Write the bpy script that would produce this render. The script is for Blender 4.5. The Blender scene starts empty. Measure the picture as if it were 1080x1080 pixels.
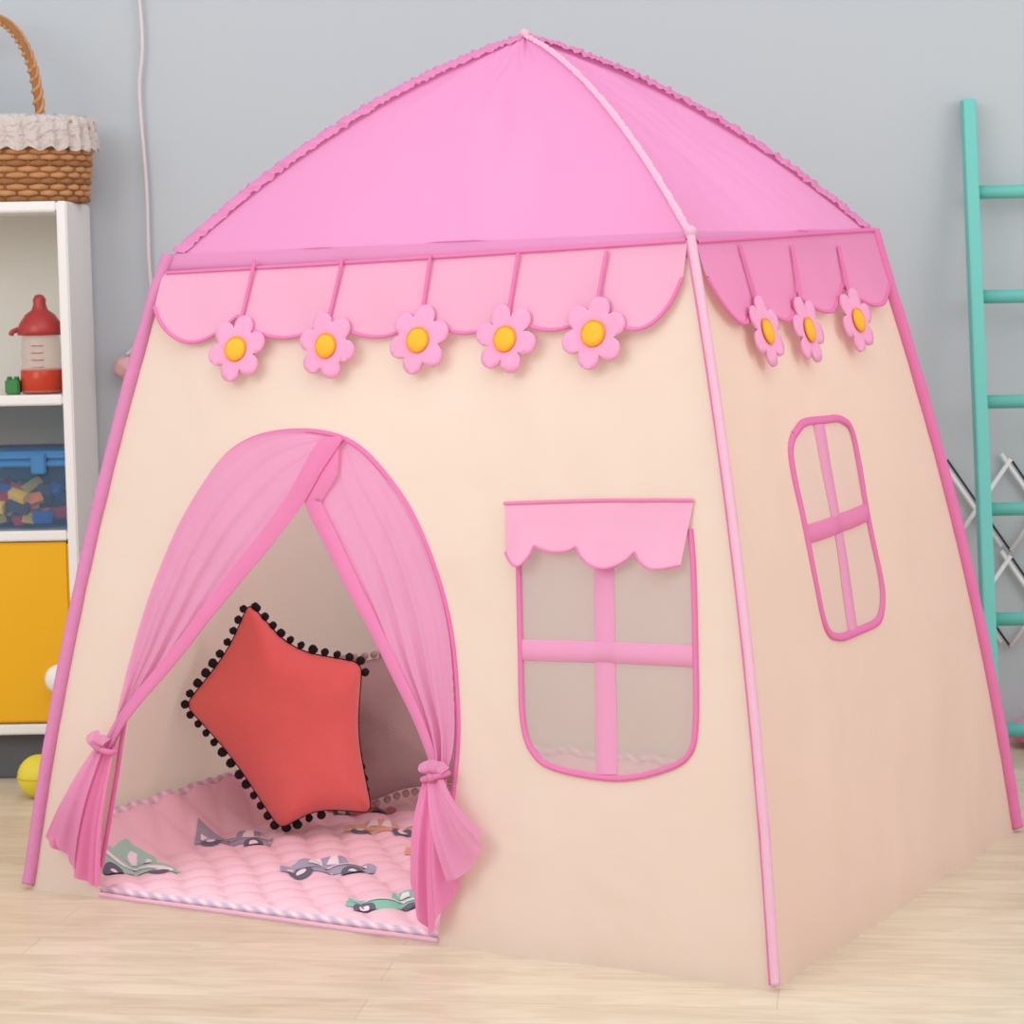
import bpy, bmesh, math, random
from mathutils import Vector, Matrix, noise
from mathutils.geometry import delaunay_2d_cdt
random.seed(4)
S=bpy.context.scene
try:
    S.view_settings.view_transform='Standard'; S.view_settings.look='None'
except Exception: pass
pi=math.pi
# ---------------------------------------------------------------- helpers
def lin(c):
    return tuple(((x/255)/12.92 if x/255<=0.04045 else ((x/255+0.055)/1.055)**2.4) for x in c)+(1,)
def new_mat(name):
    m=bpy.data.materials.new(name);m.use_nodes=True
    nt=m.node_tree;nt.nodes.clear()
    out=nt.nodes.new('ShaderNodeOutputMaterial')
    return m,nt,out
def pmat(name,rgb,rough=0.6,var=0.06,scale=12,bump=0.0,bscale=200,spec=0.3,metal=0,trans=0,alpha=1,sheen=0):
    m,nt,out=new_mat(name)
    b=nt.nodes.new('ShaderNodeBsdfPrincipled')
    b.inputs['Roughness'].default_value=rough
    b.inputs['Metallic'].default_value=metal
    b.inputs['Specular IOR Level'].default_value=spec
    b.inputs['Transmission Weight'].default_value=trans
    b.inputs['Alpha'].default_value=alpha
    b.inputs['Sheen Weight'].default_value=sheen
    tc=nt.nodes.new('ShaderNodeTexCoord')
    n=nt.nodes.new('ShaderNodeTexNoise');n.inputs['Scale'].default_value=scale;n.inputs['Detail'].default_value=4
    nt.links.new(tc.outputs['Object'],n.inputs['Vector'])
    mx=nt.nodes.new('ShaderNodeMixRGB')
    c=lin(rgb);mx.inputs[1].default_value=tuple(v*(1-var) for v in c[:3])+(1,)
    mx.inputs[2].default_value=tuple(min(1,v*(1+var)) for v in c[:3])+(1,)
    nt.links.new(n.outputs['Fac'],mx.inputs[0]);nt.links.new(mx.outputs[0],b.inputs['Base Color'])
    if bump:
        n2=nt.nodes.new('ShaderNodeTexNoise');n2.inputs['Scale'].default_value=bscale
        nt.links.new(tc.outputs['Object'],n2.inputs['Vector'])
        bp=nt.nodes.new('ShaderNodeBump');bp.inputs['Strength'].default_value=bump;bp.inputs['Distance'].default_value=0.002
        nt.links.new(n2.outputs['Fac'],bp.inputs['Height']);nt.links.new(bp.outputs[0],b.inputs['Normal'])
    nt.links.new(b.outputs[0],out.inputs[0])
    return m
def fabric(name,rgb,transl=0.3,see=0.0,bump=0.35,bscale=3.0,dist=0.02):
    """thin cloth: diffuse + translucent (+ see-through for mesh)"""
    m,nt,out=new_mat(name)
    tc=nt.nodes.new('ShaderNodeTexCoord')
    n=nt.nodes.new('ShaderNodeTexNoise');n.inputs['Scale'].default_value=bscale;n.inputs['Detail'].default_value=3;n.inputs['Distortion'].default_value=.4
    nt.links.new(tc.outputs['Object'],n.inputs['Vector'])
    bp=nt.nodes.new('ShaderNodeBump');bp.inputs['Strength'].default_value=bump;bp.inputs['Distance'].default_value=dist
    nt.links.new(n.outputs['Fac'],bp.inputs['Height'])
    mx=nt.nodes.new('ShaderNodeMixRGB');c=lin(rgb)
    mx.inputs[1].default_value=tuple(v*0.97 for v in c[:3])+(1,);mx.inputs[2].default_value=tuple(min(1,v*1.03) for v in c[:3])+(1,)
    nt.links.new(n.outputs['Fac'],mx.inputs[0])
    col=mx.outputs[0]
    d=nt.nodes.new('ShaderNodeBsdfDiffuse');t=nt.nodes.new('ShaderNodeBsdfTranslucent')
    for q in(d,t):
        nt.links.new(col,q.inputs['Color']);nt.links.new(bp.outputs[0],q.inputs['Normal'])
    ms=nt.nodes.new('ShaderNodeMixShader');ms.inputs[0].default_value=transl
    nt.links.new(d.outputs[0],ms.inputs[1]);nt.links.new(t.outputs[0],ms.inputs[2])
    o=ms.outputs[0]
    if see>0:
        tr=nt.nodes.new('ShaderNodeBsdfTransparent');m2=nt.nodes.new('ShaderNodeMixShader');m2.inputs[0].default_value=see
        nt.links.new(o,m2.inputs[1]);nt.links.new(tr.outputs[0],m2.inputs[2]);o=m2.outputs[0]
    nt.links.new(o,out.inputs[0])
    return m
def link(ob,parent=None):
    bpy.context.collection.objects.link(ob)
    if parent: ob.parent=parent
    return ob
def mesh(name,vs,fs,mat,parent=None,smooth=True):
    me=bpy.data.meshes.new(name);me.from_pydata([tuple(v) for v in vs],[],fs);me.update()
    bm=bmesh.new();bm.from_mesh(me);bmesh.ops.recalc_face_normals(bm,faces=bm.faces);bm.to_mesh(me);bm.free()
    for p in me.polygons:p.use_smooth=smooth
    if mat:me.materials.append(mat)
    return link(bpy.data.objects.new(name,me),parent)
def empty(name,loc=(0,0,0),rz=0):
    e=bpy.data.objects.new(name,None);e.empty_display_size=0.1;e.location=loc;e.rotation_euler[2]=rz
    return link(e)
def smooth_pts(P,n=6,closed=False):
    P=[Vector(p) for p in P];N=len(P);out=[]
    rng=range(N) if closed else range(N-1)
    for i in rng:
        if closed: a,b,c,d=P[(i-1)%N],P[i],P[(i+1)%N],P[(i+2)%N]
        else: a,b,c,d=P[max(i-1,0)],P[i],P[i+1],P[min(i+2,N-1)]
        for k in range(n):
            t=k/n
            out.append(0.5*((2*b)+(c-a)*t+(2*a-5*b+4*c-d)*t*t+(3*b-a-3*c+d)*t**3))
    if not closed: out.append(P[-1])
    return out
def inpoly(x,y,P):
    r=False;j=len(P)-1
    for i in range(len(P)):
        xi,yi=P[i][0],P[i][1];xj,yj=P[j][0],P[j][1]
        if (yi>y)!=(yj>y) and x<(xj-xi)*(y-yi)/(yj-yi)+xi:r=not r
        j=i
    return r
def resamp(P,step,closed=True):
    out=[];N=len(P)
    for i in range(N if closed else N-1):
        a=Vector(P[i][:2]);b=Vector(P[(i+1)%N][:2]);L=(b-a).length;k=max(1,int(L/step))
        for q in range(k): out.append(a+(b-a)*q/k)
    if not closed: out.append(Vector(P[-1][:2]))
    return out
def segd(p,a,b):
    d=b-a;L=d.length_squared
    t=0 if L==0 else max(0,min(1,(p-a).dot(d)/L))
    return (p-(a+d*t)).length
def edged(p,P):
    return min(segd(p,P[i],P[(i+1)%len(P)]) for i in range(len(P)))
def sheet(name,outline,holes,fn,step,mat,parent=None,thick=0):
    outl=resamp(outline,step);hs=[resamp(h,step) for h in holes]
    V=[];E=[]
    for loop in [outl]+hs:
        s=len(V);V+=loop;E+=[(s+i,s+(i+1)%len(loop)) for i in range(len(loop))]
    xs=[v[0] for v in outl];ys=[v[1] for v in outl]
    x=min(xs)+step*0.5
    bd=V[:]
    while x<max(xs):
        y=min(ys)+step*0.5
        while y<max(ys):
            if inpoly(x,y,outl) and not any(inpoly(x,y,h) for h in hs):
                if all((abs(b[0]-x)+abs(b[1]-y))>step*0.55 for b in bd): V.append(Vector((x,y)))
            y+=step
        x+=step
    v2,e2,f2,_,_,_=delaunay_2d_cdt(V,E,[],0,1e-6)
    fs=[]
    for f in f2:
        cx=sum(v2[i][0] for i in f)/len(f);cy=sum(v2[i][1] for i in f)/len(f)
        if inpoly(cx,cy,outl) and not any(inpoly(cx,cy,h) for h in hs): fs.append(tuple(f))
    ob=mesh(name,[fn(v[0],v[1]) for v in v2],fs,mat,parent)
    if thick:
        md=ob.modifiers.new('s','SOLIDIFY');md.thickness=thick;md.offset=0
    return ob
def band(name,P,w,fn,mat,parent=None,off=0.004,n=6,sm=True,side=0.0):
    P=[Vector(p) for p in P]
    if sm:P=smooth_pts(P,n)
    else:P=resamp(P,0.02,False)
    vs=[];fs=[];N=len(P)
    prof=[(-0.5,0.0),(-0.44,1),(0,1.15),(0.44,1),(0.5,0.0)]
    for i,p in enumerate(P):
        d=(P[min(i+1,N-1)]-P[max(i-1,0)]).normalized();nn=Vector((-d[1],d[0]))
        ww=w(i/(N-1)) if callable(w) else w
        for a,h in prof:
            q=p+nn*ww*(a+side);vs.append(fn(q[0],q[1],off*h if h else off*0.05))
    k=len(prof)
    for i in range(N-1):
        for j in range(k-1):
            a=i*k+j;fs.append((a,a+1,a+k+1,a+k))
    return mesh(name,vs,fs,mat,parent)
def tube(name,P,r,mat,parent=None,seg=8,closed=False,flat=1.0):
    P=[Vector(p) for p in P];N=len(P);vs=[];fs=[]
    T=[]
    for i in range(N):
        if closed:t=P[(i+1)%N]-P[(i-1)%N]
        else:t=P[min(i+1,N-1)]-P[max(i-1,0)]
        T.append(t.normalized() if t.length>1e-9 else Vector((0,0,1)))
    up=Vector((0,0,1)) if abs(T[0].z)<0.9 else Vector((1,0,0))
    u=(up-T[0]*up.dot(T[0])).normalized()
    for i in range(N):
        u=(u-T[i]*u.dot(T[i])).normalized();v=T[i].cross(u)
        rr=r(i/(N-1)) if callable(r) else r
        for k in range(seg):
            a=2*pi*k/seg;vs.append(P[i]+u*math.cos(a)*rr+v*math.sin(a)*rr*flat)
    M=N if closed else N-1
    for i in range(M):
        for k in range(seg):
            a=i*seg+k;b=i*seg+(k+1)%seg;c=((i+1)%N)*seg+(k+1)%seg;d=((i+1)%N)*seg+k
            fs.append((a,b,c,d))
    if not closed:
        fs.append(tuple(range(seg))[::-1]);fs.append(tuple((N-1)*seg+k for k in range(seg)))
    return mesh(name,vs,fs,mat,parent)
def box(name,c,s,mat,parent=None,bev=0.003,rz=0):
    bm=bmesh.new();bmesh.ops.create_cube(bm,size=1)
    for v in bm.verts:v.co=Vector((v.co.x*s[0],v.co.y*s[1],v.co.z*s[2]))
    if bev:bmesh.ops.bevel(bm,geom=bm.edges[:],offset=bev,segments=2,affect='EDGES')
    me=bpy.data.meshes.new(name);bm.to_mesh(me);bm.free();me.materials.append(mat)
    o=bpy.data.objects.new(name,me);o.location=c;o.rotation_euler[2]=rz
    return link(o,parent)
def lathe(name,prof,c,mat,parent=None,seg=32,sx=1,sy=1,rf=None):
    vs=[];fs=[];n=len(prof)
    for j,(r,z) in enumerate(prof):
        for k in range(seg):
            a=2*pi*k/seg;rr=r*(rf(a,j) if rf else 1)
            vs.append((c[0]+rr*math.cos(a)*sx,c[1]+rr*math.sin(a)*sy,c[2]+z))
    for j in range(n-1):
        for k in range(seg):
            a=j*seg+k;b=j*seg+(k+1)%seg;fs.append((a,b,b+seg,a+seg))
    if prof[0][0]>1e-5:fs.append(tuple(range(seg))[::-1])
    if prof[-1][0]>1e-5:fs.append(tuple((n-1)*seg+k for k in range(seg)))
    return mesh(name,vs,fs,mat,parent)
def ball(name,c,r,mat,parent=None,sub=3,lump=0,sc=(1,1,1)):
    bm=bmesh.new();bmesh.ops.create_icosphere(bm,subdivisions=sub,radius=1)
    for v in bm.verts:
        k=r*(1+lump*noise.noise(v.co*3+Vector(c)*9));v.co=Vector((v.co.x*k*sc[0],v.co.y*k*sc[1],v.co.z*k*sc[2]))+Vector(c)
    me=bpy.data.meshes.new(name);bm.to_mesh(me);bm.free();me.materials.append(mat)
    for p in me.polygons:p.use_smooth=True
    return link(bpy.data.objects.new(name,me),parent)

# ---------------------------------------------------------------- materials
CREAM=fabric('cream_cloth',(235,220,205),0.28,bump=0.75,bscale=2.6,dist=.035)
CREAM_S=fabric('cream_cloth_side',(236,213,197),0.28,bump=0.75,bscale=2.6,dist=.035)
CREAM_IN=fabric('cream_cloth_inner',(242,231,220),0.5,bump=0.5,dist=.03)
ROOF=fabric('roof_pink_cloth',(232,160,206),0.33,bump=0.6,bscale=2.6,dist=.035)
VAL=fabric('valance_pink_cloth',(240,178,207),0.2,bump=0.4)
CURT=fabric('curtain_cloth',(238,170,208),0.42,see=.06,bump=0.35,bscale=7)
HEM=fabric('curtain_hem_cloth',(240,152,198),0.35,bump=0.3,bscale=9)
PIPE=fabric('pink_piping',(230,128,180),0.1,bump=0.1,bscale=60,dist=.004)
SLEEVE=fabric('pole_sleeve_cloth',(224,144,190),0.15,bump=0.5,bscale=70,dist=.004)
SLEEVE_L=fabric('pole_sleeve_light',(238,190,212),0.15,bump=0.3,bscale=70,dist=.004)
MESHF=fabric('window_mesh_cloth',(218,209,202),0.3,see=0.40,bump=0.1)
MESH2=fabric('side_window_cloth',(234,212,198),0.35,see=0.10,bump=0.1)
BAR=fabric('window_bar_cloth',(238,168,204),0.25,bump=0.2,bscale=20,dist=.006)
PETAL=pmat('petal_felt',(238,160,198),0.9,0.05,40,bump=0.4,bscale=400,sheen=0.1)
CENTER=pmat('flower_center_felt',(243,180,54),0.85,0.08,40,bump=0.4,bscale=400)
CENTER2=pmat('flower_center_ring',(236,150,40),0.85,0.05,40)
CORAL=pmat('coral_plush',(238,112,108),0.9,0.05,30,bump=0.4,bscale=350,sheen=0.3)
BLACK=pmat('black_pompom',(32,30,34),0.95,0.3,200,bump=0.8,bscale=500)
GREY=pmat('grey_cushion_cloth',(172,154,152),0.9,0.06,20,bump=0.4,bscale=300)
WHITE=pmat('white_laminate',(236,234,232),0.45,0.02,6)
WHITE_IN=pmat('cream_back_panel',(220,216,206),0.6,0.03,6)
YEL=pmat('yellow_door',(236,176,22),0.5,0.04,5)
TEAL=pmat('teal_paint',(112,198,189),0.45,0.05,10)
# ---------------------------------------------------------------- room
def wood():
    m,nt,out=new_mat('light_oak_laminate')
    b=nt.nodes.new('ShaderNodeBsdfPrincipled');b.inputs['Roughness'].default_value=0.38;b.inputs['Specular IOR Level'].default_value=0.35
    tc=nt.nodes.new('ShaderNodeTexCoord');mp=nt.nodes.new('ShaderNodeMapping')
    mp.inputs['Rotation'].default_value=(0,0,math.radians(8))
    nt.links.new(tc.outputs['Object'],mp.inputs['Vector'])
    br=nt.nodes.new('ShaderNodeTexBrick');br.inputs['Scale'].default_value=1
    br.inputs['Brick Width'].default_value=1.1;br.inputs['Row Height'].default_value=0.09;br.inputs['Mortar Size'].default_value=0.0008
    br.inputs['Color1'].default_value=lin((224,210,188));br.inputs['Color2'].default_value=lin((216,200,177));br.inputs['Mortar'].default_value=lin((202,184,160))
    nt.links.new(mp.outputs[0],br.inputs['Vector'])
    mp2=nt.nodes.new('ShaderNodeMapping');mp2.inputs['Scale'].default_value=(2.5,13,1);nt.links.new(mp.outputs[0],mp2.inputs['Vector'])
    n=nt.nodes.new('ShaderNodeTexNoise');n.inputs['Scale'].default_value=2.6;n.inputs['Detail'].default_value=9;n.inputs['Distortion'].default_value=1.2
    nt.links.new(mp2.outputs[0],n.inputs['Vector'])
    r=nt.nodes.new('ShaderNodeValToRGB');r.color_ramp.elements[0].position=0.35;r.color_ramp.elements[1].position=0.62
    r.color_ramp.elements[0].color=(0.85,0.81,0.76,1);r.color_ramp.elements[1].color=(1,1,1,1)
    nt.links.new(n.outputs['Fac'],r.inputs[0])
    mx=nt.nodes.new('ShaderNodeMixRGB');mx.blend_type='MULTIPLY';mx.inputs[0].default_value=0.85
    nt.links.new(br.outputs['Color'],mx.inputs[1]);nt.links.new(r.outputs[0],mx.inputs[2])
    nt.links.new(mx.outputs[0],b.inputs['Base Color']);nt.links.new(b.outputs[0],out.inputs[0])
    return m
WALLM=pmat('grey_blue_wall_paint',(186,193,198),0.9,0.015,1.2,bump=0.1,bscale=120)
WY=4.97
def slab(name,x0,x1,y0,y1,z0,z1,mat):
    return box(name,((x0+x1)/2,(y0+y1)/2,(z0+z1)/2),(x1-x0,y1-y0,z1-z0),mat,None,0)
slab('floor',-2.6,2.9,-1.5,WY+0.1,-0.1,0,wood())
slab('wall_back',-2.6,2.9,WY,WY+0.1,0,2.7,WALLM)

# ---------------------------------------------------------------- tent
W,D,ix,iy,he,H,bw,bd,rb=1.3,1.0485,0.1945,0.1699,1.0273,1.3583,0.0211,0.0100,0.1289
TC=(0.035,3.9789,0);TA=-0.5138
def hw(z):
    t=z/he;return W/2-ix*t+bw*4*t*(1-t)
def hd(z):
    t=z/he;return D/2-iy*t+bd*4*t*(1-t)
tent=empty('play_tent',TC,TA)
def wr(a,b,seed,amp):
    return amp*(noise.noise(Vector((a*4.0,b*2.2,seed)))+0.5*noise.noise(Vector((a*9,b*6,seed+5)))+.25*noise.noise(Vector((a*16+b*7,b*5-a*4,seed+9))))
def env(t): return max(0,min(1,t*7))*max(0,min(1,(1-t)*7))
def tilt(v):   # the frame sits very slightly skewed at the eaves
    k=max(0,min(1,(v.z-.97)/.05));v=v.copy();v.z+=k*(0.0132*v.x+0.0141*v.y-0.001);return v
def Fr(x,z,off=0):
    h=hw(z);t=(x+h)/(2*h)
    return Vector((x,-hd(z)-off-wr(x,z,1.3,0.011)*env(t),z))
def Rt(y,z,off=0):
    h=hd(z);t=(y+h)/(2*h)
    return Vector((hw(z)+off+wr(y,z,7.7,0.011)*env(t),y,z))
def Bk(x,z,off=0):
    h=hw(z);t=(x+h)/(2*h);return Vector((x,hd(z)+off+wr(x,z,12,0.010)*env(t),z))
def Lf(y,z,off=0):
    h=hd(z);t=(y+h)/(2*h);return Vector((-hw(z)-off+wr(y,z,17,0.010)*env(t),y,z))
def T(fn): return lambda a,z,off=0: tilt(fn(a,z,off))
def trap(hfn):
    n=24;zs=[he*i/n for i in range(n+1)]
    return [(hfn(z),z) for z in zs]+[(-hfn(z),z) for z in reversed(zs)]
arch_c=[(-.508,.05),(-.492,.147),(-.474,.274),(-.464,.371),(-.435,.477),(-.389,.589),(-.324,.687),(-.264,.729),(-.177,.742),(-.098,.731),(-.035,.693),(.029,.624),(.077,.542),(.113,.447),(.130,.352),(.134,.270),(.126,.14),(.119,.05)]
arch=smooth_pts(arch_c,4)
door=[Vector((-.511,.006))]+arch+[Vector((.117,.006))]
win_c=[(.219,.615),(.222,.54),(.230,.44),(.241,.335),(.263,.289),(.303,.270),(.394,.263),(.467,.281),(.506,.306),(.514,.352),(.506,.46),(.497,.56),(.489,.615)]
win=smooth_pts(win_c,4)
swin_c=[(-.170,.730),(-.118,.744),(-.03,.745),(.051,.740),(.092,.712),(.094,.608),(.095,.504),(.081,.453),(.040,.429),(-.05,.424),(-.131,.427),(-.172,.449),(-.188,.521),(-.190,.618),(-.190,.702)]
swin=smooth_pts(swin_c,4,True)
sheet('front_wall',trap(hw),[door,win],T(Fr),.022,CREAM,tent)
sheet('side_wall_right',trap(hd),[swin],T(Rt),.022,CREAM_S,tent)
sheet('back_wall_cloth',trap(hw),[],T(Bk),.05,CREAM_IN,tent)
sheet('side_wall_left',trap(hd),[],T(Lf),.05,CREAM_IN,tent)
# roof
A,B=hw(he),hd(he)
def rz(u): return he+(H-he)*(u+rb*4*u*(1-u))
def roof_pt(face,s,u,off=0):
    e=math.sin(pi*(s+1)/2)**0.7 if abs(s)<1 else 0
    sag=-0.014*e*math.sin(pi*min(1,u*1.05))+0.006*noise.noise(Vector((s*3,u*4,face*3)))*e+0.004*noise.noise(Vector((s*7,u*6,face*3+5)))*e
    off=off+sag
    a,b=A*(1-u),B*(1-u);z=rz(u)
    if face==0:v=Vector((s*a,-b-off*0.5,z+off))
    elif face==1:v=Vector((a+off*0.5,s*b,z+off))
    elif face==2:v=Vector((s*a,b+off*0.5,z+off))
    else: v=Vector((-a-off*0.5,s*b,z+off))
    return tilt(v)
for face,nm in enumerate(['roof_front','roof_right','roof_back','roof_left']):
    nu,ns=34,44;vs=[];fs=[]
    for i in range(nu+1):
        for j in range(ns+1):
            vs.append(roof_pt(face,-1+2*j/ns,i/nu*0.995))
    for i in range(nu):
        for j in range(ns):
            a=i*(ns+1)+j;fs.append((a,a+1,a+ns+2,a+ns+1))
    mesh(nm,vs,fs,ROOF,tent)
# pole sleeves & ridges
def pole(sx,sy,off=0.003):
    return [tilt(Vector((sx*(hw(he*i/30)+off),sy*(hd(he*i/30)+off),he*i/30+0.001))) for i in range(31)]
for nm,sx,sy,m,r in [('sleeve_front_right',1,-1,SLEEVE_L,.0068),('sleeve_front_left',-1,-1,SLEEVE,.011),('sleeve_back_right',1,1,PIPE,.012),('sleeve_back_left',-1,1,SLEEVE,.010)]:
    P=pole(sx,sy);P[0].z=0.009
    P=smooth_pts(P,4)
    tube(nm,P,lambda t,r=r:r*(1+.12*noise.noise(Vector((t*22,r*900,0)))),m,tent,12)
    if (sx,sy)==(1,-1):
        for q,(dx,dy) in enumerate([(-.0070,-.0025),(.0025,.0070)]):
            tube(nm+'_stitch_%d'%q,[p+Vector((dx,dy,0)) for p in P],.0018,PIPE,tent,6)
# gathered ruffle strips lying on the ridges
def ridge_strip(nm,sx,sy,wd,m,amp,hh):
    N=420;vs=[];fs=[];prof=[-1,-.6,-.2,.2,.6,1]
    for i in range(N+1):
        u=i/N*.992;ph=i/N
        a,b=A*(1-u),B*(1-u);z=rz(u)
        for q in prof:
            d=abs(q)*wd
            x=sx*a;y=sy*b
            if q<0: y-=sy*min(d,b)
            else: x-=sx*min(d,a)
            h=hh*(1-abs(q))+.0035+amp*noise.noise(Vector((ph*75,q*.8,sx+sy*2)))*2.0+amp*noise.noise(Vector((ph*150,q*.8,sx+sy*2+7)))
            nx=.5*sx*(1 if q<=0 else .0);ny=.5*sy*(1 if q>=0 else 0)
            vs.append(tilt(Vector((x+nx*h,y+ny*h,z+h))))
    k=len(prof)
    for i in range(N):
        for j in range(k-1):
            c=i*k+j;fs.append((c,c+1,c+k+1,c+k))
    mesh(nm,vs,fs,m,tent)
ridge_strip('ridge_front_right',1,-1,.0065,SLEEVE_L,.0010,.003)
ridge_strip('ridge_front_left',-1,-1,.026,SLEEVE,.0024,.005)
ridge_strip('ridge_back_right',1,1,.026,SLEEVE,.0024,.005)
ridge_strip('ridge_back_left',-1,1,.020,SLEEVE,.0020,.005)
ball('apex_knot',tilt(Vector((0,0,rz(1)+0.005))),0.009,SLEEVE_L,tent,2,0.3)
ball('corner_knot',(A+.004,-B-.004,he+.002),0.009,SLEEVE_L,tent,2,0.3)
# roof cloth overhang and seam line along the eaves
for nm,fn,h,k0,k1 in [('front',Fr,hw,-.034,-.010),('right',Rt,hd,-.012,.002),('back',Bk,hw,-.02,-.02),('left',Lf,hd,-.02,-.02)]:
    T_=T(fn);z=he-.016
    band('eave_overhang_'+nm,[(-h(z),z),(0,z),(h(z),z)],.036,T_,ROOF,tent,.004,n=14)
    band('eave_seam_'+nm,[(-h(he),he+k0),(0,he+(k0+k1)/2),(h(he),he+k1)],.007,lambda a,b,o=0,T_=T_:T_(a,b,o+.008),PIPE,tent,.003,n=14)
# valances
def lobes(nodes):
    out=[]
    for (a,za),(b,zb),low in nodes:
        for k in range(12):
            t=k/12;base=za+(zb-za)*t
            out.append((a+(b-a)*t,base-(base-low)*math.sin(pi*t)**0.8 if base>low else base))
    out.append(nodes[-1][1]);return out
fv=lobes([((-.468,.935),(-.300,.918),.878),((-.300,.918),(-.130,.914),.884),((-.130,.914),(.035,.916),.884),((.035,.916),(.182,.920),.889),((.182,.920),(.328,.926),.893),((.328,.926),(.455,.965),.893)])
zt=he-.030
def flare(fn,zt,amt,wavek):
    return lambda a,z,off=0: fn(a,z,off+.008+max(0,(zt-z))*amt+0.004*math.sin(a*wavek)*max(0,(zt-z))/.1)
FV=flare(T(Fr),zt,.07,38);RV=flare(T(Rt),zt,.07,30)
sheet('valance_front',[(-.462,zt-.004)]+[(x,z) for x,z in fv]+[(.458,he-.010)],[],FV,.018,VAL,tent)
band('valance_front_trim',fv,.0055,FV,PIPE,tent,.003,n=2)
rv=lobes([((-.358,.965),(-.205,.925),.898),((-.205,.925),(-.052,.938),.899),((-.052,.938),(.165,.948),.908),((.165,.948),(.362,.95),.915)])
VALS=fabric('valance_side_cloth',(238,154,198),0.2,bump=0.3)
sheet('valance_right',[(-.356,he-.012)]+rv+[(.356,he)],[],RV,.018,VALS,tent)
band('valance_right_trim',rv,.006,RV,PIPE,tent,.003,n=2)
# flowers
def flower(name,fn,cx,cz,r,rot,o0):
    pts=[]
    for k in range(72):
        a=2*pi*k/72;q=abs(math.sin(3*(a+rot)))
        rr=r*(0.50+0.50*q**0.45)
        pts.append((cx+rr*math.cos(a),cz+rr*math.sin(a)))
    sheet(name+'_petals',pts,[],lambda a,b:fn(a,b,o0+.002*math.sin(20*(a-cx))),.008,PETAL,tent,thick=.004)
    c=[(cx+r*.34*math.cos(2*pi*k/24),cz+r*.34*math.sin(2*pi*k/24)) for k in range(24)]
    def dome(a,b):
        d=math.hypot(a-cx,b-cz)/(r*.34);return fn(a,b,o0+.0045+.005*math.sqrt(max(0,1-d*d)))
    sheet(name+'_center',c,[],dome,.004,CENTER,tent)
    ring=[fn(cx+r*.34*math.cos(2*pi*k/24),cz+r*.34*math.sin(2*pi*k/24),o0+.0045) for k in range(24)]
    tube(name+'_center_rim',ring,.0018,CENTER2,tent,6,True)
for i,(sx,x,z) in enumerate([(-.279,-.291,.868),(-.119,-.130,.872),(.037,.034,.880),(.189,.185,.881),(.334,.328,.888)]):
    flower('flower_front_%d'%(i+1),Fr,x,z,.052,0.25+.5*i,.022)
    band('flower_cord_front_%d'%(i+1),[(sx,zt+.008),((sx+x)/2,(zt+z)/2+.02),(x,z+.038)],.005,lambda a,b,o=0:Fr(a,b,o+.013+max(0,(zt-b))*.08),PIPE,tent,.003)
for i,(sy,y,z) in enumerate([(-.216,-.218,.885),(-.030,-.058,.883),(.182,.165,.893)]):
    flower('flower_side_%d'%(i+1),Rt,y,z,.052,0.1+.6*i,.020)
    band('flower_cord_side_%d'%(i+1),[(sy,zt+.014),((sy+y)/2,(zt+z)/2+.02),(y,z+.042)],.0055,lambda a,b,o=0:Rt(a,b,o+.012+max(0,(zt-b))*.08),PIPE,tent,.003)
# door trim
band('door_trim',arch_c,.007,Fr,PIPE,tent,.004,n=8)
band('door_threshold',[(-.512,.006),(-.2,.006),(.118,.006)],.007,Fr,SLEEVE_L,tent,.002)
# front window
sheet('window_mesh_front',win,[],lambda a,b:Fr(a,b,-.001),.03,MESHF,tent)
band('window_trim_front',win_c,.0080,Fr,PIPE,tent,.004,n=8)
band('window_bar_v_front',[(.357,.60),(.366,.44),(.379,.268)],.032,Fr,BAR,tent,.002)
band('window_bar_h_front',[(.230,.434),(.366,.438),(.508,.440)],.030,Fr,BAR,tent,.003)
pel_b=lobes([((.483,.566),(.412,.582),.560),((.412,.582),(.320,.586),.558),((.320,.586),(.253,.585),.577),((.253,.585),(.205,.575),.556)])
PL=lambda a,z,off=0:Fr(a,z,off+.004+max(0,(.65-z))*.16+.004*math.sin(a*60)*max(0,(.65-z))/.08)
sheet('window_pelmet',[(.195,.643),(.345,.651),(.493,.655)]+pel_b,[],PL,.014,VAL,tent)
band('window_pelmet_trim',pel_b,.0030,PL,HEM,tent,.002,n=2)
band('window_pelmet_top',[(.193,.643),(.345,.651),(.493,.655)],.005,PL,HEM,tent,.002,n=4)
# side window
sheet('window_mesh_side',swin,[],lambda a,b:Rt(a,b,-.001),.03,MESH2,tent)
band('window_trim_side',swin_c+[swin_c[0]],.012,Rt,PIPE,tent,.004,n=8)
band('window_bar_v_side',[(-.052,.742),(-.056,.59),(-.062,.427)],.034,Rt,BAR,tent,.003)
band('window_bar_h_side',[(-.189,.585),(-.05,.588),(.095,.592)],.028,Rt,HEM,tent,.004)
# curtains
def at(P,t):
    n=len(P)-1;f=t*n;i=min(int(f),n-1);return P[i].lerp(P[i+1],f-i)
def curtain(name,O,I,off0,folds,seed):
    O=smooth_pts(O,8);I=smooth_pts(I,8)
    nt_,ns=60,60;vs=[];fs=[]
    for i in range(nt_+1):
        t=i/nt_;o=at(O,t);q=at(I,t)
        for j in range(ns+1):
            s=j/ns;p=o.lerp(q,s)
            k=t**2.0
            off=off0*min(1,t*5)+ (0.0005+0.010*k)*(math.sin(2*pi*folds*s+seed+1.5*t)+.4*math.sin(2*pi*folds*2.3*s+seed*2))*math.sin(pi*min(1,s+.02)) -0.005*(1-t)*math.sin(pi*s) +0.012*k
            vs.append(Fr(p[0],p[1],off))
    for i in range(nt_):
        for j in range(ns):
            a=i*(ns+1)+j;fs.append((a,a+1,a+ns+2,a+ns+1))
    mesh(name,vs,fs,CURT,tent)
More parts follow.
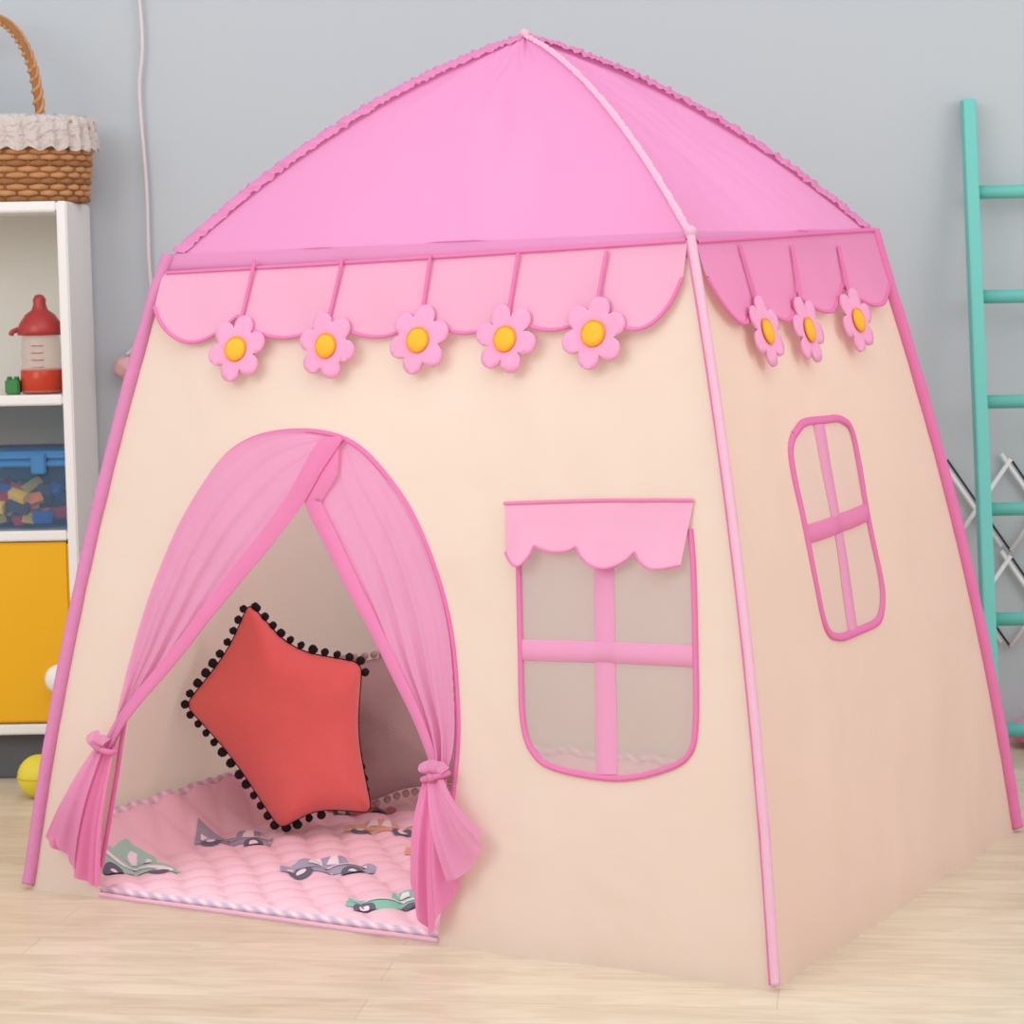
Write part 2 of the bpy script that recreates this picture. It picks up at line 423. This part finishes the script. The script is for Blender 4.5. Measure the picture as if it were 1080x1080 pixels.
Lo=[(-.098,.731),(-.177,.742),(-.264,.729),(-.324,.687),(-.389,.589),(-.435,.477),(-.464,.371),(-.480,.285),(-.492,.245)]
Li=[(-.095,.731),(-.128,.684),(-.160,.629),(-.215,.562),(-.264,.508),(-.313,.453),(-.375,.380),(-.445,.300),(-.486,.240)]
Ro=[(-.098,.731),(-.035,.693),(.029,.624),(.077,.542),(.113,.447),(.130,.352),(.134,.290),(.126,.25)]
Ri=[(-.108,.722),(-.146,.660),(-.152,.628),(-.105,.562),(-.060,.500),(-.015,.440),(.055,.338),(.106,.252)]
curtain('curtain_right',Ro,Ri,.004,4,0.5)
curtain('curtain_left',Lo,Li,.008,4,2.0)
def offs(v0,v1): return lambda a,b,o=0: Fr(a,b,o+v0+(v1-v0)*max(0,min(1,(.73-b)/.48)))
band('curtain_hem_right',Ri,lambda t:min(.006+.35*t,.034-.020*t),offs(.005,.020),HEM,tent,.0015,side=.45)
band('curtain_hem_left',Li,lambda t:min(.006+.45*t,.036-.020*t),offs(.009,.024),HEM,tent,.0015,side=-.45)
def fan(name,top,bot,folds,off,amp,mat):
    bot=smooth_pts(bot,6);ns,nt_=60,30;vs=[];fs=[]
    for i in range(nt_+1):
        t=i/nt_
        for j in range(ns+1):
            s=j/ns;p=Vector(top[0]).lerp(Vector(top[1]),s).lerp(at(bot,s),t)
            bul=0.012*math.sin(pi*t)
            vs.append(Fr(p[0],max(.008,p[1]),off+bul+amp*(.25+.75*t)*(math.sin(2*pi*folds*s)+.45*math.sin(2*pi*folds*2.4*s+1))))
    for i in range(nt_):
        for j in range(ns):
            a=i*(ns+1)+j;fs.append((a,a+1,a+ns+2,a+ns+1))
    mesh(name,vs,fs,mat,tent)
fan('curtain_tail_left',[(-.512,.238),(-.474,.238)],[(-.600,.098),(-.585,.078),(-.555,.055),(-.527,.034),(-.508,.022),(-.486,.030)],2.3,.024,.010,HEM)
fan('curtain_tail_left_front',[(-.508,.240),(-.488,.240)],[(-.582,.110),(-.556,.070),(-.530,.052)],1.3,.036,.006,CURT)
fan('curtain_tail_right',[(.092,.244),(.130,.244)],[(.080,.100),(.098,.040),(.113,.018),(.138,.055),(.158,.090)],1.8,.022,.010,HEM)
fan('curtain_tail_right_front',[(.105,.246),(.132,.246)],[(.150,.105),(.175,.115),(.205,.160),(.198,.180)],1.6,.034,.009,CURT)
fan('knot_ruffle_left',[(-.506,.244),(-.484,.244)],[(-.522,.262),(-.508,.270),(-.492,.266),(-.478,.258)],2.0,.032,.004,CURT)
fan('knot_ruffle_right',[(.100,.250),(.128,.250)],[(.088,.264),(.100,.270),(.122,.272),(.138,.262)],2.0,.030,.004,CURT)
for nm,x,z,sg in [('tie_left',-.494,.244,-1),('tie_right',.114,.248,1)]:
    P=[]
    for k in range(24):
        a=2*pi*k/24;P.append(Fr(x+.020*math.cos(a),z+.006*math.cos(a)*sg,.026+.013*math.sin(a)))
    tube(nm+'_band',P,.0048,HEM,tent,8,True)
    ball(nm+'_knot',Fr(x,z,.038),.007,HEM,tent,3,.5)

# ---------------------------------------------------------------- play mat (inside the tent)
def rope_mat():
    m,nt,out=new_mat('striped_binding');b=nt.nodes.new('ShaderNodeBsdfPrincipled');b.inputs['Roughness'].default_value=.9
    tc=nt.nodes.new('ShaderNodeTexCoord');w=nt.nodes.new('ShaderNodeTexWave');w.inputs['Scale'].default_value=22;w.bands_direction='DIAGONAL'
    nt.links.new(tc.outputs['Object'],w.inputs['Vector'])
    r=nt.nodes.new('ShaderNodeValToRGB');e=r.color_ramp.elements
    e[0].color=lin((196,190,214));e[1].color=lin((246,225,232));e.new(.5).color=lin((240,192,212))
    nt.links.new(w.outputs['Fac'],r.inputs[0]);nt.links.new(r.outputs[0],b.inputs['Base Color']);nt.links.new(b.outputs[0],out.inputs[0]);return m
MATC=pmat('quilt_cotton',(243,203,215),.9,.05,8,bump=.3,bscale=250,sheen=.1)
mat_o=empty('quilted_play_mat',TC,TA)
def qz(x,y):
    xx=x+.006*math.sin(y*23);yy=y+.006*math.sin(x*19)
    u=(xx+yy)/.085;v=(xx-yy)/.085
    h=.013+.012*math.sqrt(abs(math.sin(pi*u)*math.sin(pi*v)))
    e=max(0,(-.535-x)/.065);e2=max(0,(y-.44)/.06)
    return h+.075*min(1,e)**1.5+.06*min(1,e2)**1.5
X0,X1,Y0,Y1=-.612,.610,-.505,.498
nx,ny=200,170;vs=[];fs=[]
for i in range(nx+1):
    for j in range(ny+1):
        x=X0+(X1-X0)*i/nx;y=Y0+(Y1-Y0)*j/ny;vs.append((x,y,qz(x,y)))
n0=len(vs)
for i in range(nx):
    for j in range(ny):
        a=i*(ny+1)+j;fs.append((a,a+ny+1,a+ny+2,a+1))
loop=[i*(ny+1) for i in range(nx+1)]+[nx*(ny+1)+j for j in range(1,ny+1)]+[i*(ny+1)+ny for i in range(nx-1,-1,-1)]+[j for j in range(ny-1,0,-1)]
for k in loop: vs.append((vs[k][0],vs[k][1],.002))
for k in range(len(loop)):
    k2=(k+1)%len(loop);fs.append((loop[k],loop[k2],n0+k2,n0+k))
mesh('quilt',vs,fs,MATC,mat_o)
RP=rope_mat()
P=[(X0+(X1-X0)*i/60,Y0,.009) for i in range(61)]
tube('binding_front',P,.006,RP,mat_o,8)
P=[(X0,Y0+(Y1-Y0)*i/60,qz(X0,Y0+(Y1-Y0)*i/60)) for i in range(61)]
tube('binding_left',P,.008,RP,mat_o,8)
P=[(X0+(X1-X0)*i/60,Y1,qz(X0+(X1-X0)*i/60,Y1)) for i in range(61)]
tube('binding_back',P,.008,RP,mat_o,8)
def car(name,cx,cy,ang,sc,col,kind):
    m=pmat(name+'_ink',col,.9,.05,30);dk=pmat(name+'_wheel_ink',(108,108,126),.9,.05,30);lt=pmat(name+'_window_ink',(244,232,238),.9,.05,30)
    ca,sa=math.cos(ang),math.sin(ang)
    def f(off):
        def g(a,b):
            b=b*1.5
            x=cx+sc*(a*ca-b*sa);y=cy+sc*(a*sa+b*ca);return Vector((x,y,qz(x,y)+off))
        return g
    if kind: body=[(-.5,0),(.5,0),(.53,.12),(.42,.24),(.24,.27),(.12,.48),(-.22,.48),(-.36,.27),(-.52,.22)]
    else: body=[(-.5,0),(.5,0),(.5,.22),(.32,.25),(.30,.46),(.02,.46),(.0,.26),(-.5,.30)]
    sheet(name+'_body',resamp(body,.05),[],f(.0015),.05,m,mat_o)
    for k,wx in enumerate((-.28,.28)):
        sheet(name+'_wheel_%d'%k,[(wx+.13*math.cos(2*pi*q/16),.10*math.sin(2*pi*q/16)) for q in range(16)],[],f(.0025),.05,dk,mat_o)
        sheet(name+'_hub_%d'%k,[(wx+.06*math.cos(2*pi*q/12),.045*math.sin(2*pi*q/12)) for q in range(12)],[],f(.0035),.03,lt,mat_o)
    for k,(xa,xb) in enumerate([(-.22,-.06),(-.02,.12)] if kind else [(.08,.24)]):
        sheet(name+'_window_%d'%k,[(xa,.26),(xb,.26),(xb-.03,.41),(xa+.05,.41)],[],f(.003),.04,lt,mat_o)
    # white stripe and driver dot so each print reads as a doodle
    sheet(name+'_stripe',[(-.44,.13),(.42,.13),(.42,.17),(-.44,.17)],[],f(.003),.05,lt,mat_o)
for i,(x,y,an,sc,col,kd) in enumerate([(-.505,-.435,.5,.13,(168,208,194),1),(-.485,-.20,.5,.13,(166,162,178),0),(-.225,-.30,.55,.15,(168,170,190),1),(-.02,-.44,.5,.13,(140,204,184),0),(-.30,-.02,.5,.13,(230,182,150),1),(-.42,.10,.5,.12,(230,136,146),1),(-.12,-.12,.5,.12,(226,172,140),0),(.08,-.28,.55,.13,(150,190,205),1),(.25,-.1,.5,.13,(150,196,178),0),(-.05,.2,.5,.13,(160,155,170),1),(.35,.25,.5,.13,(222,160,120),1)]):
    car('printed_car_%d'%(i+1),x,y,an,sc,col,kd)

# ---------------------------------------------------------------- star cushion
star_c=[(-.457,.419),(-.495,.336),(-.569,.2465),(-.490,.158),(-.410,.032),(-.344,.066),(-.251,.058),(-.275,.190),(-.264,.313),(-.384,.336)]
def star_outline():
    P=[Vector(p) for p in star_c];out=[];N=10
    for i in range(N):
        a,b,c=P[i-1],P[i],P[(i+1)%N]
        r=.16 if i%2==0 else .40
        p0=b.lerp(a,r);p1=b.lerp(c,r)
        for k in range(7):
            t=k/6;out.append(p0*(1-t)**2+b*2*t*(1-t)+p1*t*t)
    return out
SO=star_outline()
star=empty('star_cushion')
def sy_(z):return 4.10+.12*z
def puff(sgn):
    def g(a,b):
        d=edged(Vector((a,b)),SO);h=.062*(1-math.exp(-d/.028))
        h*=1+.08*noise.noise(Vector((a*14,b*14,sgn)))
        return Vector((a-sgn*.42*h,sy_(b)+sgn*h,b-sgn*(-.05)*h))
    return g
sheet('cushion_front',SO,[],puff(-1),.010,CORAL,star)
sheet('cushion_back',SO,[],puff(1),.012,CORAL,star)
tube('seam_braid',[(p[0],sy_(p[1])+.002,p[1]) for p in SO],.002,BLACK,star,6,True)
RS=resamp(SO,.004);last=None;bmv=bmesh.new()
cen=Vector((-.40,.22))
for i,p in enumerate(RS):
    if last is None or (p-last).length>.0185:
        last=p;dr=(p-cen).normalized()
        back=dr[0]>.45 and p[1]<.29
        o_=-.010 if back else .008
        c=Vector((p[0]+dr[0]*o_,sy_(p[1])+(.03 if back else .003),max(.034,p[1]+dr[1]*o_)))
        r=.0078*random.uniform(.85,1.15)
        ret=bmesh.ops.create_icosphere(bmv,subdivisions=2,radius=r)
        for v in ret['verts']:v.co=v.co*(1+.25*noise.noise(v.co*300))+c
me=bpy.data.meshes.new('pompom_trim');bmv.to_mesh(me);bmv.free();me.materials.append(BLACK)
for p in me.polygons:p.use_smooth=True
link(bpy.data.objects.new('pompom_trim',me),star)
# ---------------------------------------------------------------- grey cushion
gc=empty('grey_cushion')
GCX,GCZ=-.226,.178
def sqo(cx,cz,h,rot):
    out=[]
    for k in range(48):
        a=2*pi*k/48;e=6;c,s=math.cos(a),math.sin(a)
        r=h/((abs(c)**e+abs(s)**e)**(1/e));r*=1+.05*math.cos(4*a)*-1
        x,y=r*c,r*s;out.append(Vector((cx+x*math.cos(rot)-y*math.sin(rot),cz+x*math.sin(rot)+y*math.cos(rot))))
    return out
GO=sqo(GCX,GCZ,.125,math.radians(12))
def gy(z):return 4.27+.12*z
def gp(sgn):
    def g(a,b):
        d=edged(Vector((a,b)),GO);h=.060*(1-math.exp(-d/.040));h+=.005*noise.noise(Vector((a*20,b*20,3)))*min(1,d/.02)
        return Vector((a,gy(b)+sgn*h,b))
    return g
sheet('cushion_front',GO,[],gp(-1),.012,GREY,gc);sheet('cushion_back',GO,[],gp(1),.014,GREY,gc)
bmv=bmesh.new()
for i,p in enumerate(resamp(GO,.014)):
    dr=(p-Vector((GCX,GCZ))).normalized();c=Vector((p[0]+dr[0]*.008,gy(p[1]),max(.036,p[1]+dr[1]*.008)))
    ret=bmesh.ops.create_icosphere(bmv,subdivisions=2,radius=.007)
    for v in ret['verts']:v.co=v.co*(1+.3*noise.noise(v.co*300))+c
me=bpy.data.meshes.new('fringe');bmv.to_mesh(me);bmv.free();me.materials.append(GREY)
link(bpy.data.objects.new('fringe',me),gc)

# ---------------------------------------------------------------- shelf
sh=empty('white_cube_shelf')
xr=-.848;xl=-1.70;yf=4.70;yb=4.965;tk=.020
for nm,x in [('side_panel_right',xr-tk/2),('side_panel_left',xl+tk/2)]:
    box(nm,(x,(yf+yb)/2,.5675),(tk,yb-yf,1.135),WHITE,sh)
for nm,z in [('top_board',1.125),('shelf_upper',.752),('shelf_lower',.487),('bottom_board',.105)]:
    box(nm,((xr+xl)/2,(yf+yb)/2,z),(abs(xl-xr)-2*tk,yb-yf,.020),WHITE,sh)
box('back_panel',((xr+xl)/2,yb-.004,.62),(abs(xl-xr)-.03,.006,1.0),WHITE_IN,sh,0)
box('middle_divider',(-1.28,(yf+yb)/2,.62),(.018,yb-yf-.01,1.0),WHITE,sh)
box('cabinet_door_yellow',(-1.069,yf+.012,.296),(.400,.018,.356),YEL,sh,.004)
box('cabinet_door_yellow_left',(-1.485,yf+.012,.296),(.380,.018,.356),YEL,sh,.004)
box('plinth',((xr+xl)/2,yf+.05,.047),(abs(xl-xr)-2*tk,.018,.093),pmat('plinth_dark',(92,94,98),.6),sh)
lathe('door_knob',[(0,0),(.012,0),(.012,.014),(.026,.02),(.030,.03),(.022,.042),(0,.046)],(0,0,0),WHITE,sh,24)
k=bpy.data.objects['door_knob'];k.rotation_euler[0]=pi/2;k.location=(-.888,yf+.003,.208)
# ---------------------------------------------------------------- basket
WIC=pmat('wicker',(190,138,92),.7,.25,60,bump=.6,bscale=150);WIC2=pmat('wicker_dark',(152,104,64),.7,.25,60)
LACE=fabric('lace_cotton',(236,228,222),.3,bump=.8,bscale=60)
bk=empty('wicker_basket')
bc=(-1.005,4.835,1.1355);BX,BY=.186,.112
def brad(z):return .92+.08*z/.16
for j in range(14):
    z=.006+j*.0115;P=[]
    for k2 in range(144):
        a=2*pi*k2/144;o=.0045*math.sin(24*a+pi*j);P.append((bc[0]+(BX*brad(z)+o)*math.cos(a),bc[1]+(BY*brad(z)+o)*math.sin(a),bc[2]+z))
    tube('weave_%d'%j,P,.0062,WIC if j%3 else WIC2,bk,6,True)
for k2 in range(48):
    a=2*pi*(k2+.5)/48
    tube('stake_%d'%k2,[(bc[0]+BX*brad(z)*math.cos(a),bc[1]+BY*brad(z)*math.sin(a),bc[2]+z) for z in (.004,.08,.158)],.0035,WIC2,bk,5)
mesh('base',[(bc[0]+BX*.9*math.cos(2*pi*q/40),bc[1]+BY*.9*math.sin(2*pi*q/40),bc[2]+.004) for q in range(40)],[tuple(range(40))],WIC2,bk,False)
vs=[];fs=[];ns=240;rows=[(.165,.93),(.169,1.0),(.160,1.04),(.143,1.05),(.125,1.055),(.108,1.06)]
for j,(z,k3) in enumerate(rows):
    for q in range(ns):
        a=2*pi*q/ns;w_=.003*j*math.sin(34*a)*.35;zz=z-(.010*abs(math.sin(14*a)) if j==5 else 0)
        vs.append((bc[0]+(BX*k3+w_)*math.cos(a),bc[1]+(BY*k3+.008+w_)*math.sin(a),bc[2]+zz))
for j in range(len(rows)-1):
    for q in range(ns):
        a=j*ns+q;b=j*ns+(q+1)%ns;fs.append((a,b,b+ns,a+ns))
mesh('lace_liner',vs,fs,LACE,bk)
P=[]
for k2 in range(41):
    a=pi*k2/40;hx=.115*math.cos(a);P.append((bc[0]-.012+hx,bc[1]-.085*math.cos(a),bc[2]+.13+.235*math.sin(a)**.8))
tube('handle_core',P,.008,WIC2,bk,8)
for ph in (0,pi):
    Q=[]
    PP=smooth_pts(P,6)
    for i,p in enumerate(PP):
        a=i*.45+ph;Q.append(p+Vector((math.cos(a)*.008,math.sin(a)*.008*.6,math.sin(a)*.006)))
    tube('handle_wrap_%d'%(ph>0),Q,.0045,WIC,bk,6)
# ---------------------------------------------------------------- bottle
RED=pmat('red_plastic',(170,48,46),.35,.05,20,spec=.5);REDJ=pmat('red_juice',(190,62,36),.2,.05,20)
CLR=pmat('cloudy_plastic',(228,200,188),.2,.02,20,alpha=.30,spec=.6)
bo=empty('baby_bottle');c=(-.918,4.76,.7630)
lathe('body',[(.0,0),(.036,0),(.041,.006),(.041,.045),(.038,.06),(.039,.085),(.036,.115),(.033,.12),(0,.12)],c,CLR,bo)
lathe('juice',[(.0,.001),(.037,.001),(.0416,.007),(.0416,.045),(.039,.048),(0,.048)],c,REDJ,bo)
for q,z in enumerate((.052,.066,.08,.094)):
    tube('scale_mark_%d'%q,[(c[0]+.0395*math.sin(t),c[1]-.0395*math.cos(t),c[2]+z) for t in (-.3,-.1,.1,.3)],.0008,RED,bo,5)
lathe('cap',[(.0,.116),(.044,.114),(.046,.122),(.040,.138),(.028,.155),(.016,.163),(.012,.175),(.013,.183),(.008,.192),(0,.194)],c,RED,bo)
for sg in(-1,1):
    tube('cap_ear_%d'%(sg>0),smooth_pts([(c[0]+sg*.036,c[1],c[2]+.128),(c[0]+sg*.052,c[1]-.01,c[2]+.122),(c[0]+sg*.056,c[1]-.01,c[2]+.115)],4),.005,RED,bo,6)
gt=empty('toy_block_green')
box('block',(-.972,4.745,.7775),(.028,.03,.03),pmat('green_plastic',(60,130,70),.4),gt)
for q in (-.007,.007):lathe('stud_%d'%(q>0),[(0,0),(.005,0),(.005,.005),(0,.005)],(-.972+q,4.745,.7925),bpy.data.materials['green_plastic'],gt,12)
# ---------------------------------------------------------------- toy bin
bn=empty('toy_storage_bin')
BL=pmat('blue_plastic',(60,124,178),.35,.05,10,spec=.5);TB=pmat('clear_bin',(120,160,200),.15,.03,10,alpha=.14,spec=.6)
bx,by,bz=-1.02,4.825,.4978
box('bin_front',(bx,by-.115,bz+.068),(.30,.003,.13),TB,bn,0);box('bin_back',(bx,by+.115,bz+.068),(.30,.003,.13),TB,bn,0)
box('bin_side_r',(bx+.15,by,bz+.068),(.003,.23,.13),TB,bn,0);box('bin_side_l',(bx-.15,by,bz+.068),(.003,.23,.13),TB,bn,0)
box('bin_bottom',(bx,by,bz+.003),(.30,.23,.003),TB,bn,0)
box('bin_lid',(bx,by,bz+.145),(.31,.24,.018),BL,bn,.005);box('bin_rim',(bx,by-.118,bz+.130),(.31,.008,.012),BL,bn,.003)
for sg in(-1,1):box('latch_%d'%(sg>0),(bx+sg*.1,by-.124,bz+.130),(.03,.008,.04),BL,bn,.003)
cols=[(200,50,45),(240,200,40),(50,130,80),(50,100,180),(235,130,50),(210,180,80),(60,60,70),(240,190,60)]
for q in range(120):
    m=bpy.data.materials.get('brick_%d'%(q%8)) or pmat('brick_%d'%(q%8),cols[q%8],.35)
    yy=random.uniform(-.098,.06)
    o=box('brick_%d'%q,(bx+random.uniform(-.128,.13),by+yy,bz+.016+random.uniform(0,.065)),(random.choice([.024,.036,.044]),.018,.020),m,bn,.001)
    o.rotation_euler=(random.uniform(-.6,.6),random.uniform(-.6,.6),random.uniform(-.6,.6))
# ---------------------------------------------------------------- small toys
yb_=empty('yellow_toy_ball');ball('sphere',(-.910,4.55,.042),.042,pmat('yellow_vinyl',(226,208,64),.4),yb_)
tube('ball_seam',[(-.910+.042*math.cos(2*pi*q/32),4.55+.042*math.sin(2*pi*q/32),.042) for q in range(32)],.0012,pmat('yellow_seam',(210,180,50),.4),yb_,5,True)
pc=empty('pink_floor_cushion');ball('pad',(1.075,4.88,.032),.07,pmat('pink_velvet',(236,150,185),.9,.1,30,bump=.4),pc,3,.12,(1,1,.42))
tube('pad_piping',[(1.075+.069*math.cos(2*pi*q/40),4.88+.069*math.sin(2*pi*q/40),.032) for q in range(40)],.004,PIPE,pc,6,True)
cd=empty('hanging_pompom_cord')
tube('cord',smooth_pts([(-.80,4.955,2.2),(-.732,4.955,1.545),(-.738,4.955,1.36),(-.730,4.955,1.17),(-.730,4.955,1.03),(-.728,4.955,.93),(-.75,4.955,.86),(-.782,4.95,.83)],6),.004,pmat('white_cord',(216,206,208),.8),cd,6)
ball('pompom',(-.785,4.94,.805),.022,pmat('pink_yarn',(226,178,178),.95,.1,60,bump=.8),cd,3,.25)
# ---------------------------------------------------------------- ladder
ld=empty('teal_wooden_ladder')
def lp(x,z):return (x,4.68+.27*z/1.33,z)
for nm,x in[('rail_left',.935),('rail_right',1.36)]:
    vs=[]
    for z in(0.0,1.315):
        for dx,dy in((-.013,-.02),(.013,-.02),(.013,.02),(-.013,.02)):
            p=lp(x,z);vs.append((p[0]+dx,p[1]+dy-.006,z))
    fs=[(0,1,2,3),(4,5,6,7),(0,1,5,4),(1,2,6,5),(2,3,7,6),(3,0,4,7)]
    o=mesh(nm,vs,fs,TEAL,ld,False);b=o.modifiers.new('b','BEVEL');b.width=.004;b.segments=2
for i,z in enumerate([.07,.284,.498,.709,.9175,1.127]):
    tube('rung_%d'%(i+1),[lp(.925,z),lp(1.37,z)],.0135,TEAL,ld,12)
# ---------------------------------------------------------------- lattice
lt=empty('wall_lattice_rack')
LW=pmat('lattice_white',(232,232,232),.5);LB=pmat('lattice_black',(50,50,52),.6)
for r_ in range(2):
    z0=.585-.20*r_
    for k2 in range(4):
        x0=.895+.13*k2
        tube('slat_a_%d_%d'%(r_,k2),[(x0,4.955,z0),(x0+.13,4.955,z0-.19)],.0024,LB,lt,6)
        tube('slat_b_%d_%d'%(r_,k2),[(x0,4.950,z0-.19),(x0+.13,4.950,z0)],.0050,LW,lt,6)
        tube('slat_c_%d_%d'%(r_,k2),[(x0-.02,4.952,z0+.01),(x0+.11,4.952,z0-.18)],.0050,LW,lt,6)

# ---------------------------------------------------------------- lights
w=bpy.data.worlds.new('room_world');S.world=w;w.use_nodes=True
bg=w.node_tree.nodes['Background'];bg.inputs[0].default_value=(0.98,0.985,1.0,1);bg.inputs[1].default_value=0.84
def area(name,loc,tgt,size,power,col=(1,1,1)):
    l=bpy.data.lights.new(name,'AREA');l.shape='RECTANGLE';l.size=size[0];l.size_y=size[1];l.energy=power;l.color=col
    o=bpy.data.objects.new(name,l);o.location=loc
    o.rotation_euler=(Vector(tgt)-Vector(loc)).to_track_quat('-Z','Y').to_euler();link(o)
area('window_light_left',(-2.3,1.2,2.3),(0,4,.5),(2.2,1.8),44,(1,.985,.96))
area('fill_light_right',(2.7,1.8,1.9),(0.4,4,.5),(1.8,1.6),23,(1,.97,.94))  # fill light added to lift the tent's right face, not a window
area('ceiling_softbox',(0.3,2.0,3.2),(0.1,4,.4),(2.5,2.5),25,(1,.985,.97))
pl=bpy.data.lights.new('tent_fill_light','POINT');pl.energy=3.4;pl.shadow_soft_size=.06;pl.color=(1,.97,.94)  # unseen fill light added to brighten the tent interior, no lamp stands there
po=bpy.data.objects.new('tent_fill_light',pl);po.location=(.10,3.96,.84);link(po)
# ---------------------------------------------------------------- camera
cam=bpy.data.cameras.new('camera');cam.sensor_width=36;cam.lens=2553.06/1080*36
cam.dof.use_dof=True;cam.dof.focus_distance=3.6;cam.dof.aperture_fstop=11
co=bpy.data.objects.new('camera',cam);link(co)
co.matrix_world=Matrix.Translation((0,0,.9592))@Matrix.Rotation(pi/2-.0937,4,'X')@Matrix.Rotation(-.0181,4,'Z')
S.camera=co
